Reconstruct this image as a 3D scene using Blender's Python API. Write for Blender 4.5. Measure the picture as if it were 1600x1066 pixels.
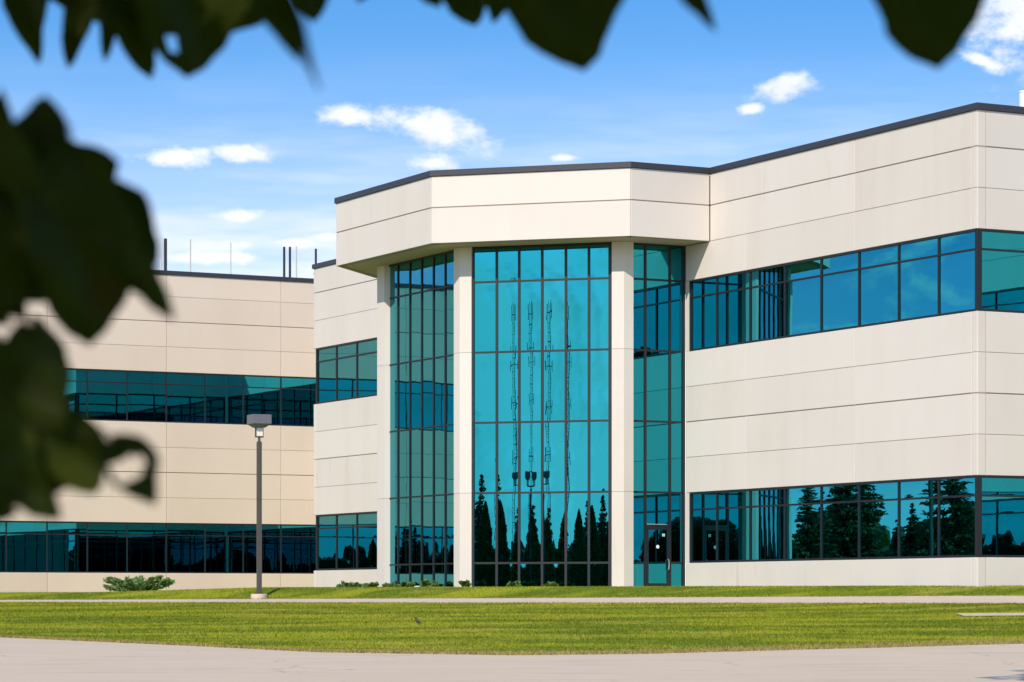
import bpy, bmesh, math, random
import numpy as np
from mathutils import Vector, Matrix

random.seed(7)
rng = np.random.default_rng(7)
for o in list(bpy.data.objects):
    bpy.data.objects.remove(o)
scene = bpy.context.scene
COL = scene.collection

# ------------------------------------------------------------------ camera, sky, sun, exposure
FPX, CX, HY = 4635.0, 800.0, 935.0       # focal length and horizon measured in the 1600 px photograph
EZ = 1.55                                # eye height over the road, world z of the horizon plane
cam_d = bpy.data.cameras.new('camera')
cam = bpy.data.objects.new('camera', cam_d)
COL.objects.link(cam)
scene.camera = cam
cam.location = (0, 0, EZ)
cam.rotation_euler = (math.radians(90), 0, 0)
cam_d.sensor_fit = 'HORIZONTAL'
cam_d.sensor_width = 36.0
cam_d.lens = 36.0 * FPX / 1600.0
cam_d.shift_y = (HY - 533.0) / 1600.0
cam_d.clip_start = 0.1
cam_d.clip_end = 5000
cam_d.dof.use_dof = True
cam_d.dof.focus_distance = 108.0
cam_d.dof.aperture_fstop = 6.8

LIGHT = Vector((0.511, 1.219, -1.0)).normalized()     # direction the sunlight travels
SUN_EL = math.asin(-LIGHT.z)
SUN_AZ = math.atan2(-LIGHT.x, -LIGHT.y)               # from +Y towards +X

world = bpy.data.worlds.new('World')
scene.world = world
world.use_nodes = True
sun_d = bpy.data.lights.new('sun', 'SUN')
sun_d.energy = 2.75
sun_d.angle = math.radians(0.53)
sun_d.color = (1.0, 0.90, 0.76)
sun = bpy.data.objects.new('sun', sun_d)
sun.rotation_euler = LIGHT.to_track_quat('-Z', 'Y').to_euler()
sun.location = (-60, -140, 130)
COL.objects.link(sun)

scene.view_settings.view_transform = 'Standard'
scene.view_settings.look = 'None'
scene.view_settings.exposure = 0.76
scene.view_settings.gamma = 1.0
scene.view_settings.use_curve_mapping = False
scene.render.engine = 'CYCLES'
scene.cycles.max_bounces = 8
scene.cycles.glossy_bounces = 5
scene.cycles.use_denoising = True


class NT:
    """tiny node-tree helper"""
    def __init__(self, tree):
        self.t = tree
        self.t.nodes.clear()

    def n(self, typ, **kw):
        nd = self.t.nodes.new(typ)
        for k, v in kw.items():
            setattr(nd, k, v)
        return nd

    def set(self, nd, key, v):
        if isinstance(v, bpy.types.NodeSocket):
            self.t.links.new(v, nd.inputs[key])
        else:
            nd.inputs[key].default_value = v

    def m(self, op, a, b=None, c=None, clamp=False):
        nd = self.n('ShaderNodeMath', operation=op, use_clamp=clamp)
        self.set(nd, 0, a)
        if b is not None:
            self.set(nd, 1, b)
        if c is not None:
            self.set(nd, 2, c)
        return nd.outputs[0]

    def noise(self, vec, scale, detail=3.0, rough=0.5, dim='3D'):
        nd = self.n('ShaderNodeTexNoise', noise_dimensions=dim)
        if vec is not None:
            self.set(nd, 'Vector', vec)
        self.set(nd, 'Scale', scale)
        self.set(nd, 'Detail', detail)
        self.set(nd, 'Roughness', rough)
        return nd.outputs['Fac']

    def ramp(self, fac, stops):
        nd = self.n('ShaderNodeValToRGB')
        self.set(nd, 'Fac', fac)
        el = nd.color_ramp.elements
        while len(el) < len(stops):
            el.new(0.5)
        for e, (p, c) in zip(el, stops):
            e.position = p
            e.color = (*c, 1) if len(c) == 3 else c
        return nd.outputs['Color']

    def mix(self, fac, a, b, mode='MIX'):
        nd = self.n('ShaderNodeMix', data_type='RGBA', blend_type=mode)
        self.set(nd, 0, fac)
        for i, v in ((6, a), (7, b)):
            if isinstance(v, tuple) and len(v) == 3:
                v = (*v, 1)
            self.set(nd, i, v)
        return nd.outputs[2]

    def smooth(self, v, lo, hi):
        nd = self.n('ShaderNodeMapRange', interpolation_type='SMOOTHSTEP')
        self.set(nd, 0, v)
        self.set(nd, 1, lo)
        self.set(nd, 2, hi)
        return nd.outputs[0]

    def xyz(self, x, y, z):
        nd = self.n('ShaderNodeCombineXYZ')
        self.set(nd, 0, x)
        self.set(nd, 1, y)
        self.set(nd, 2, z)
        return nd.outputs[0]


def build_sky():
    t = NT(world.node_tree)
    tc = t.n('ShaderNodeTexCoord').outputs['Generated']
    sp = t.n('ShaderNodeSeparateXYZ')
    t.set(sp, 0, tc)
    x, y, z = sp.outputs
    sky = t.n('ShaderNodeTexSky', sky_type='NISHITA', sun_disc=False)
    sky.sun_elevation = SUN_EL
    sky.sun_rotation = SUN_AZ
    sky.altitude = 200
    sky.air_density = 1.25
    sky.dust_density = 0.6
    sky.ozone_density = 3.0
    zc = t.m('MAXIMUM', z, 0.0)
    # the clear dry air of the photograph: blue starts low over the horizon
    vv = t.xyz(x, y, t.m('MULTIPLY_ADD', zc, 2.4, 0.06))
    nrm = t.n('ShaderNodeVectorMath', operation='NORMALIZE')
    t.set(nrm, 0, vv)
    t.set(sky, 'Vector', nrm.outputs[0])
    hs = t.n('ShaderNodeHueSaturation')
    t.set(hs, 'Saturation', 1.3)
    t.set(hs, 'Value', 1.0)
    t.set(hs, 'Color', sky.outputs[0])
    base = hs.outputs[0]
    az = t.m('ARCTAN2', x, y)
    el = t.m('ARCSINE', z)
    # cumulus: (azimuth px, elevation px, half width, half height, tilt) measured from the photograph, as angles
    clouds = [(540, 188, 50, 20, 0.0), (680, 207, 112, 30, 0.22), (280, 256, 66, 18, 0.0), (385, 247, 55, 17, 0.0),
              (1222, 148, 62, 20, -0.2), (1170, 180, 26, 11, -0.2), (1612, 30, 140, 105, 0.0), (378, 342, 50, 12, 0.0),
              (680, 260, 42, 15, 0.0), (460, 384, 40, 10, 0.0), (345, 388, 60, 11, 0.0), (512, 374, 36, 9, 0.0), (330, 408, 90, 12, 0.0),
              (880, 252, 30, 7, 0.0), (1530, 116, 50, 14, 0.4), (560, 392, 50, 9, 0.0)]
    ae = t.xyz(az, el, 0.0)
    near = None
    for px, py, rx, ry, tl in clouds:
        mp = t.n('ShaderNodeMapping', vector_type='TEXTURE')
        t.set(mp, 'Vector', ae)
        mp.inputs['Location'].default_value = ((px - CX) / FPX, (HY - py) / FPX, 0)
        mp.inputs['Rotation'].default_value = (0, 0, -tl)
        mp.inputs['Scale'].default_value = (rx / FPX, ry / FPX, 1)
        ln = t.n('ShaderNodeVectorMath', operation='LENGTH')
        t.set(ln, 0, mp.outputs[0])
        near = ln.outputs['Value'] if near is None else t.m('MINIMUM', near, ln.outputs['Value'])
    best = t.m('MAXIMUM', t.m('SUBTRACT', 1.0, near), -2.0)
    uv = t.xyz(az, t.m('MULTIPLY', el, 1.6), 0.0)
    n1 = t.noise(uv, 95.0, 6.0, 0.6)
    dens = t.m('MULTIPLY_ADD', t.m('SUBTRACT', n1, 0.5), 3.0, t.m('MULTIPLY', best, 1.5))
    cm = t.m('MULTIPLY', t.smooth(dens, -0.2, 1.15), 0.98)
    # the same kind of cloud goes on all round, outside the strip the list above describes
    lowm = t.noise(t.xyz(az, t.m('MULTIPLY', el, 2.2), 3.0), 24.0, 4.0, 0.55)
    away = t.m('MAXIMUM', t.smooth(t.m('ABSOLUTE', az), 0.19, 0.3), t.smooth(el, 0.21, 0.3))
    gm = t.m('MULTIPLY', t.m('MULTIPLY', away, 0.85), t.smooth(lowm, 0.53, 0.70))
    cm = t.m('MAXIMUM', cm, gm)
    shade = t.noise(uv, 60.0, 2.0, 0.5)
    ccol = t.ramp(shade, [(0.3, (3.9, 4.1, 4.5)), (0.7, (4.7, 4.75, 4.85))])
    # thin veil near the horizon
    st = t.noise(t.xyz(t.m('MULTIPLY', az, 1.0), t.m('MULTIPLY', el, 6.0), 1.7), 14.0, 3.0, 0.6)
    veil = t.m('MULTIPLY', t.smooth(st, 0.38, 0.72), t.smooth(el, 0.19, 0.09))
    veil = t.m('ADD', t.m('MULTIPLY', veil, 0.62), t.m('MULTIPLY', t.smooth(el, 0.20, 0.07), 0.82), clamp=True)
    # scattering phase: the air is darkest at right angles to the sun
    dt = t.n('ShaderNodeVectorMath', operation='DOT_PRODUCT')
    t.set(dt, 0, tc)
    dt.inputs[1].default_value = tuple(-LIGHT)
    ph = t.m('MULTIPLY_ADD', t.m('POWER', t.m('ABSOLUTE', dt.outputs['Value']), 2.0), 1.4, 0.22, clamp=True)
    veil = t.m('MULTIPLY', veil, ph)
    fwd = t.m('POWER', t.m('MAXIMUM', dt.outputs['Value'], 0.0), 3.0)
    vs = t.n('ShaderNodeVectorMath', operation='SCALE')
    vs.inputs[0].default_value = (4.4, 4.5, 4.65)
    t.set(vs, 'Scale', t.m('MULTIPLY_ADD', fwd, 0.35, 1.0))
    c1 = t.mix(veil, base, vs.outputs[0])
    c2 = t.mix(cm, c1, ccol)
    bg = t.n('ShaderNodeBackground')
    t.set(bg, 'Color', c2)
    t.set(bg, 'Strength', 0.140)
    out = t.n('ShaderNodeOutputWorld')
    t.t.links.new(bg.outputs[0], out.inputs[0])


build_sky()
world.cycles.sampling_method = 'MANUAL'
world.cycles.sample_map_resolution = 256


# ------------------------------------------------------------------ materials
def new_mat(name):
    m = bpy.data.materials.new(name)
    m.use_nodes = True
    return m, NT(m.node_tree)


def finish(t, col, rough=0.6, metal=0.0, bump=None, bump_s=0.1, bump_d=0.01, **kw):
    p = t.n('ShaderNodeBsdfPrincipled')
    t.set(p, 'Base Color', (*col, 1) if isinstance(col, tuple) and len(col) == 3 else col)
    t.set(p, 'Roughness', rough)
    t.set(p, 'Metallic', metal)
    for k, v in kw.items():
        t.set(p, k.replace('_', ' '), v)
    if bump is not None:
        b = t.n('ShaderNodeBump')
        t.set(b, 'Strength', bump_s)
        t.set(b, 'Distance', bump_d)
        t.set(b, 'Height', bump)
        t.t.links.new(b.outputs[0], p.inputs['Normal'])
    o = t.n('ShaderNodeOutputMaterial')
    t.t.links.new(p.outputs[0], o.inputs[0])
    return p


def plain(name, col, rough=0.6, metal=0.0, var=0.12, scale=8.0):
    m, t = new_mat(name)
    g = t.n('ShaderNodeNewGeometry')
    n = t.noise(g.outputs['Position'], scale, 4.0)
    c = t.mix(n, tuple(c * (1 - var) for c in col), tuple(min(1, c * (1 + var)) for c in col))
    finish(t, c, rough, metal, n, 0.08, 0.01, Specular_IOR_Level=0.1 if rough > 0.8 else 0.5)
    return m


def concrete_mat(name='precast_concrete', k=(1, 1, 1)):
    m, t = new_mat(name)
    T = lambda *c: tuple(a * b for a, b in zip(c, k))
    g = t.n('ShaderNodeNewGeometry')
    sp = t.n('ShaderNodeSeparateXYZ')
    t.set(sp, 0, g.outputs['Position'])
    x, y, z = sp.outputs
    hv = t.m('ADD', x, t.m('MULTIPLY', y, -0.7))
    big = t.noise(g.outputs['Position'], 0.35, 4.0, 0.55)
    streak = t.noise(t.xyz(t.m('MULTIPLY', hv, 0.8), 0.0, t.m('MULTIPLY', z, 0.10)), 1.0, 3.0, 0.55)
    drip = t.noise(t.xyz(t.m('MULTIPLY', hv, 1.6), 5.0, t.m('MULTIPLY', z, 0.22)), 1.0, 2.0, 0.5)
    drip = t.m('MULTIPLY', t.smooth(drip, 0.66, 0.78), 0.30)
    oi = t.n('ShaderNodeObjectInfo')
    c = t.mix(big, T(0.565, 0.510, 0.460), T(0.640, 0.590, 0.540))
    c = t.mix(t.m('MULTIPLY', t.smooth(streak, 0.40, 0.75), 0.55), c, T(0.55, 0.485, 0.42))
    c = t.mix(t.m('MULTIPLY', oi.outputs['Random'], 0.6), c, T(0.66, 0.61, 0.565))
    c = t.mix(drip, c, (0.34, 0.29, 0.25))
    fine = t.noise(g.outputs['Position'], 40.0, 3.0)
    finish(t, c, 0.85, 0.0, fine, 0.15, 0.004)
    return m


def glass_mat():
    """mirror coated teal glazing, opaque by day"""
    m, t = new_mat('teal_mirror_glass')
    oi = t.n('ShaderNodeObjectInfo')
    c = t.mix(oi.outputs['Random'], (0.018, 0.300, 0.375), (0.028, 0.335, 0.415))
    g = t.n('ShaderNodeNewGeometry')
    n = t.noise(g.outputs['Position'], 1.1, 2.0, 0.4)
    finish(t, c, 0.0, 1.0, n, 0.09, 0.008)
    return m


def grass_mat(name, a, b, c3):
    m, t = new_mat(name)
    g = t.n('ShaderNodeNewGeometry')
    pos = g.outputs['Position']
    sp = t.n('ShaderNodeSeparateXYZ')
    t.set(sp, 0, pos)
    # long mowing swathes plus dry patches
    st = t.noise(t.xyz(t.m('MULTIPLY', sp.outputs[0], 0.13), t.m('MULTIPLY', sp.outputs[1], 0.42), 0.0), 1.0, 3.0, 0.55)
    pa = t.noise(pos, 1.3, 3.0, 0.65)
    fi = t.noise(pos, 22.0, 1.0, 0.7)
    col = t.mix(t.smooth(st, 0.42, 0.58), a, b)
    pb = t.noise(t.xyz(t.m('MULTIPLY', sp.outputs[0], 0.30), t.m('MULTIPLY', sp.outputs[1], 0.6), 4.0), 1.0, 3.0, 0.6)
    col = t.mix(t.m('MULTIPLY', t.smooth(pb, 0.52, 0.66), 0.6), col, tuple(v * 0.62 for v in a))
    pc = t.noise(t.xyz(t.m('MULTIPLY', sp.outputs[0], 0.22), t.m('MULTIPLY', sp.outputs[1], 0.5), 9.0), 1.0, 4.0, 0.65)
    col = t.mix(t.m('MULTIPLY', t.smooth(pc, 0.52, 0.68), 0.75), col, c3)
    col = t.mix(t.m('MULTIPLY', t.smooth(pa, 0.5, 0.8), 0.5), col, c3)
    col = t.mix(t.m('MULTIPLY', fi, 0.3), col, tuple(v * 0.55 for v in a))
    isl = g.outputs['Random Per Island']
    col = t.mix(t.m('MULTIPLY', isl, 0.35), col, tuple(v * 0.7 for v in c3))
    # straw edge by the road, where the turf dries out: attribute-free, driven by distance node below
    finish(t, col, 0.75, 0.0, fi, 0.6, 0.05, Specular_IOR_Level=0.03)
    return m


def road_mat():
    m, t = new_mat('pale_road_surface')
    g = t.n('ShaderNodeNewGeometry')
    pos = g.outputs['Position']
    sp = t.n('ShaderNodeSeparateXYZ')
    t.set(sp, 0, pos)
    n1 = t.noise(pos, 0.35, 5.0, 0.6)
    n2 = t.noise(t.xyz(t.m('MULTIPLY', sp.outputs[0], 0.25), t.m('MULTIPLY', sp.outputs[1], 1.2), 0.0), 1.0, 5.0, 0.65)
    n3 = t.noise(pos, 60.0, 2.0)
    c = t.mix(n1, (0.545, 0.435, 0.32), (0.63, 0.51, 0.385))
    c = t.mix(t.m('MULTIPLY', t.smooth(n2, 0.5, 0.75), 0.5), c, (0.42, 0.34, 0.255))
    vo = t.n('ShaderNodeTexVoronoi', feature='DISTANCE_TO_EDGE')
    t.set(vo, 'Vector', t.xyz(t.m('MULTIPLY_ADD', n2, 1.5, sp.outputs[0]), t.m('MULTIPLY_ADD', n1, 2.0, sp.outputs[1]), 0.0))
    t.set(vo, 'Scale', 0.16)
    cr = t.m('MULTIPLY', t.smooth(vo.outputs['Distance'], 0.006, 0.0), t.smooth(n1, 0.45, 0.6))
    c = t.mix(t.m('MULTIPLY', cr, 0.6), c, (0.16, 0.14, 0.13))
    c = t.mix(t.m('MULTIPLY', t.smooth(n3, 0.6, 0.8), 0.35), c, (0.25, 0.22, 0.2))
    finish(t, c, 0.95, 0.0, n3, 0.4, 0.01, Specular_IOR_Level=0.05)
    return m


def leaf_mat(name, a, b, trans=0.25, rough=0.5, blotch=False):
    m, t = new_mat(name)
    g = t.n('ShaderNodeNewGeometry')
    oi = t.n('ShaderNodeObjectInfo')
    n = t.noise(g.outputs['Position'], 9.0, 4.0)
    f = t.m('MULTIPLY_ADD', g.outputs['Random Per Island'], 0.6, t.m('MULTIPLY', n, 0.5), clamp=True)
    c = t.mix(f, a, b)
    if blotch:
        bl = t.noise(g.outputs['Position'], 26.0, 2.0)
        c = t.mix(t.m('MULTIPLY', t.smooth(bl, 0.52, 0.72), 0.8), c, (0.062, 0.090, 0.003))
        b2 = t.noise(g.outputs['Position'], 17.0, 2.0)
        c = t.mix(t.m('MULTIPLY', t.smooth(b2, 0.62, 0.74), 0.6), c, (0.085, 0.040, 0.006))
    d = t.n('ShaderNodeBsdfPrincipled')
    t.set(d, 'Base Color', c)
    t.set(d, 'Roughness', rough)
    t.set(d, 'Specular IOR Level', 0.25)
    tr = t.n('ShaderNodeBsdfTranslucent')
    t.set(tr, 'Color', t.mix(0.5, c, (0.10, 0.13, 0.01)))
    mx = t.n('ShaderNodeMixShader')
    t.set(mx, 0, trans)
    t.t.links.new(d.outputs[0], mx.inputs[1])
    t.t.links.new(tr.outputs[0], mx.inputs[2])
    o = t.n('ShaderNodeOutputMaterial')
    t.t.links.new(mx.outputs[0], o.inputs[0])
    return m


M = {
    'concrete': concrete_mat(),
    'warm_lit': concrete_mat('warm_lit_precast_concrete', (1.09, 0.98, 0.875)),  # same concrete, the left wing's warmer light put into a peach tint
    'joint': plain('joint_sealant', (0.38, 0.315, 0.26), 0.9),
    'glass': glass_mat(),
    'frame': plain('dark_bronze_aluminium', (0.009, 0.010, 0.014), 0.5, 0.0),
    'coping': plain('charcoal_metal_coping', (0.045, 0.045, 0.055), 0.45, 0.3),
    'soffit': plain('soffit_render', (0.50, 0.43, 0.33), 0.9),
    'roof': plain('roof_membrane', (0.30, 0.29, 0.28), 0.9),
    'lawn': grass_mat('mown_lawn', (0.110, 0.170, 0.010), (0.275, 0.305, 0.016), (0.40, 0.355, 0.06)),
    'straw': plain('dry_grass', (0.30, 0.24, 0.085), 0.9, 0, 0.35, 3.0),
    'road': road_mat(),
    'path': plain('pale_concrete_paving', (0.57, 0.455, 0.345), 0.9, 0, 0.12, 1.2),
    'pole': plain('bronze_painted_steel', (0.085, 0.075, 0.065), 0.5, 0.2),
    'head': plain('grey_lamp_housing', (0.17, 0.17, 0.185), 0.45, 0.3),
    'lens': plain('milky_acrylic', (0.80, 0.76, 0.68), 0.4),
    'white': plain('white_paint', (0.78, 0.78, 0.78), 0.5, 0, 0.05),
    'grey': plain('galvanised_pipe', (0.50, 0.50, 0.50), 0.5, 0.2),
    'black': plain('black_pipe', (0.02, 0.021, 0.025), 0.5),
    'bark': plain('bark', (0.085, 0.065, 0.045), 0.95, 0, 0.4, 14.0),
    'leaf': leaf_mat('broad_green_leaf', (0.028, 0.055, 0.002), (0.060, 0.072, 0.003), 0.14, 0.55, True),
    'crown': leaf_mat('crown_foliage', (0.035, 0.065, 0.010), (0.065, 0.10, 0.014), 0.25),
    'spruce': leaf_mat('spruce_needles', (0.045, 0.085, 0.035), (0.11, 0.17, 0.075), 0.12, 0.8),
    'cedar': leaf_mat('cedar_scales', (0.035, 0.075, 0.020), (0.08, 0.14, 0.035), 0.12, 0.8),
    'juniper': leaf_mat('juniper_needles', (0.070, 0.15, 0.040), (0.20, 0.30, 0.10), 0.2, 0.8),
    'bush': leaf_mat('shrub_leaves', (0.05, 0.12, 0.02), (0.16, 0.26, 0.06), 0.2, 0.7),
    'steel': plain('galvanised_lattice', (0.12, 0.12, 0.125), 0.6, 0.3),
    'stone': plain('pale_fieldstone', (0.62, 0.59, 0.54), 0.9, 0, 0.2, 9.0),
    'bird': plain('dark_plumage', (0.028, 0.026, 0.026), 0.6, 0, 0.3, 40.0),
    'handle': plain('brushed_steel', (0.70, 0.70, 0.70), 0.3, 0.9),
}


# ------------------------------------------------------------------ object helpers
def tag(o, label=None, cat=None, group=None, kind=None):
    if label:
        o['label'] = label
    if cat:
        o['category'] = cat
    if group:
        o['group'] = group
    if kind:
        o['kind'] = kind
    return o


def empty(name, loc=(0, 0, 0)):
    o = bpy.data.objects.new(name, None)
    o.empty_display_size = 0.3
    o.location = loc
    COL.objects.link(o)
    return o


def link(name, me, parent=None, loc=None, rz=None, mat=None):
    o = bpy.data.objects.new(name, me)
    COL.objects.link(o)
    if mat is not None and not me.materials:
        me.materials.append(M[mat])
    if parent is not None:
        o.parent = parent            # the parents carry identity rotation; subtract their position
    if loc is not None:
        off = Vector((0, 0, 0))
        q = parent
        while q is not None:
            off += Vector(q.location)
            q = q.parent
        o.location = Vector(loc) - off
    if rz is not None:
        o.rotation_euler = (0, 0, rz)
    return o


def mesh(name, verts, faces, smooth=False):
    me = bpy.data.meshes.new(name)
    me.from_pydata([tuple(v) for v in verts], [], faces)
    me.update()
    if smooth:
        me.polygons.foreach_set('use_smooth', [True] * len(me.polygons))
    return me


class MB:
    """collects boxes and tubes into one mesh"""
    def __init__(self):
        self.v, self.f = [], []

    def add(self, vs, fs):
        n = len(self.v)
        self.v += [tuple(v) for v in vs]
        self.f += [tuple(i + n for i in f) for f in fs]

    def box(self, a, b):
        (x0, y0, z0), (x1, y1, z1) = a, b
        self.add([(x0, y0, z0), (x1, y0, z0), (x1, y1, z0), (x0, y1, z0), (x0, y0, z1), (x1, y0, z1), (x1, y1, z1), (x0, y1, z1)],
                 [(0, 3, 2, 1), (4, 5, 6, 7), (0, 1, 5, 4), (1, 2, 6, 5), (2, 3, 7, 6), (3, 0, 4, 7)])

    def tube(self, pts, rad, n=6):
        pts = [Vector(p) for p in pts]
        rad = rad if isinstance(rad, (list, tuple)) else [rad] * len(pts)
        rings = []
        for i, p in enumerate(pts):
            d = (pts[min(i + 1, len(pts) - 1)] - pts[max(i - 1, 0)]).normalized()
            up = Vector((0, 0, 1)) if abs(d.z) < 0.9 else Vector((1, 0, 0))
            s = d.cross(up).normalized()
            q = s.cross(d).normalized()
            rings.append([p + (s * math.cos(2 * math.pi * k / n) + q * math.sin(2 * math.pi * k / n)) * rad[i] for k in range(n)])
        vs = [v for r in rings for v in r]
        fs = []
        for i in range(len(pts) - 1):
            for k in range(n):
                fs.append((i * n + k, i * n + (k + 1) % n, (i + 1) * n + (k + 1) % n, (i + 1) * n + k))
        fs.append(tuple(range(n))[::-1])
        fs.append(tuple((len(pts) - 1) * n + k for k in range(n)))
        self.add(vs, fs)

    def prism(self, poly, z0, z1):
        n = len(poly)
        self.add([(x, y, z0) for x, y in poly] + [(x, y, z1) for x, y in poly],
                 [tuple(range(n))[::-1], tuple(range(n, 2 * n))] + [(i, (i + 1) % n, n + (i + 1) % n, n + i) for i in range(n)])

    def obj(self, name, mat, parent=None, loc=None, rz=None, smooth=False):
        me = mesh(name, self.v, self.f, smooth)
        me.materials.append(M[mat])
        return link(name, me, parent, loc, rz)


# ------------------------------------------------------------------ plan of the building, in metres
AD = np.array([-0.46638664, 0.88458098])       # wall direction running away to the left
BD = np.array([0.88458098, 0.46638664])        # wall direction running away to the right
CD = (AD - BD) / math.sqrt(2)                  # chamfer direction
ND = (AD + BD) / math.sqrt(2)                  # into the building at the chamfer


def ray(px):
    return np.array([(px - CX) / FPX, 1.0])


def hit(px, P, D):
    t, k = np.linalg.solve(np.array([ray(px), -D]).T, P)
    return t * ray(px), k


P2 = np.array([4.159, 103.924])
P1 = P2 + CD * 7.381
P0 = P1 + AD * 8.224
P3 = P2 + BD * 3.252
W = P3 - AD * 15.703
G = P3 + AD * 1.704
Q = np.array([-9.091, 135.924])
LW = np.array([-10.265, 153.477])
MZ = 1.2688                                     # panel module
Z = {k: EZ + v for k, v in dict(base=0.30, w1=1.27, w1t=3.80, j5=5.07, j4=6.34, j3=7.61, w2=8.88, w2t=11.42, j2=12.69, j1=13.96, cop=15.09, top=15.30,
                                 l1=15.23, lcop=16.33, ltop=16.54).items()}


class Fac:
    """a facade: origin at its left end as seen from outside, unit direction to the right"""
    def __init__(self, O, d):
        self.O, self.d = np.array(O, float), np.array(d, float)
        self.rz = math.atan2(d[1], d[0])
        self.inw = np.array([-d[1], d[0]])

    def at(self, u, out=0.0):
        return self.O + self.d * u - self.inw * out

    def u(self, px, out=0.0):
        return hit(px, self.O - self.inw * out, self.d)[1]

    def loc(self, u, out, z):
        p = self.at(u, out)
        return (p[0], p[1], z)


bld = empty('office_building', (4.0, 106.0, EZ + 0.3))
tag(bld, 'cream precast concrete office building with teal mirror glass bands and a chamfered glazed entrance', 'building')

_panel_cache = {}


def panel_mesh(w, h, mat='concrete', ch=0.010, dep=0.06):
    key = (round(w, 3), round(h, 3), mat)
    if key not in _panel_cache:
        a, b = w / 2, h / 2
        v, f = [], []
        for (dx, y) in ((0, dep), (0, ch), (ch, 0)):
            v += [(-a + dx, y, -b + dx), (a - dx, y, -b + dx), (a - dx, y, b - dx), (-a + dx, y, b - dx)]
        for r in (0, 4):
            for i in range(4):
                f.append((r + i, r + (i + 1) % 4, r + 4 + (i + 1) % 4, r + 4 + i))
        f.append((8, 9, 10, 11))
        me = mesh('panel', v, f)
        me.materials.append(M[mat])
        _panel_cache[key] = me
    return _panel_cache[key]


def wall(fac, cols, rows, name='wall', label=None, wide=(), mat='concrete'):
    """backing wall with one concrete panel for every column and row; wide = z levels with an open dark joint"""
    mb = MB()
    u0, u1 = cols[0], cols[-1]
    # merge touching rows into backing slabs
    runs = []
    for z0, z1 in rows:
        if runs and abs(runs[-1][1] - z0) < 1e-6:
            runs[-1][1] = z1
        else:
            runs.append([z0, z1])
    o0 = Vector(fac.loc(u0, 0, rows[0][0]))
    for z0, z1 in runs:
        mb.box((0.004, 0.032, z0 + 0.004 - o0.z), (u1 - u0 - 0.004, 0.34, z1 - 0.004 - o0.z))
    w = mb.obj(name, 'joint', bld, o0, fac.rz)
    if label:
        w['label'] = label
    for z0, z1 in rows:
        for c0, c1 in zip(cols[:-1], cols[1:]):
            b = 0.022 if any(abs(z0 - q) < 1e-6 for q in wide) else 0.006
            tp = 0.018 if any(abs(z1 - q) < 1e-6 for q in wide) else 0.006
            h = (z1 - z0) - b - tp
            me = panel_mesh(c1 - c0 - 0.022, h, mat)
            p = bpy.data.objects.new('panel', me)
            COL.objects.link(p)
            p.parent = w
            p.location = ((c0 + c1) / 2 - u0, 0.0, z0 + b + h / 2 - o0.z)
    return w


def pane_mesh(w, h, bulge, nx=6, nz=8):
    """slightly bowed sheet of glass"""
    xs = np.linspace(-w / 2, w / 2, nx + 1)
    zs = np.linspace(-h / 2, h / 2, nz + 1)
    sx = bulge * random.uniform(0.7, 1.3) * w / 4
    sz = bulge * random.uniform(0.3, 0.9) * w / 4
    tx, tz = random.gauss(0, 0.0006), random.gauss(0, 0.0006)
    ph = random.uniform(0, 6.28)
    v = []
    for zz in zs:
        for xx in xs:
            a, b = 2 * xx / w, 2 * zz / h
            y = -sx * (1 - a * a) - sz * (1 - b ** 4) + tx * xx + tz * zz + 0.00012 * math.sin(3.1 * b + ph) * (1 - a * a)
            v.append((xx, y, zz))
    n = nx + 1
    f = [(j * n + i, j * n + i + 1, (j + 1) * n + i + 1, (j + 1) * n + i) for j in range(nz) for i in range(nx)]
    me = mesh('glass_pane', v, f, True)
    me.materials.append(M['glass'])
    return me


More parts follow.
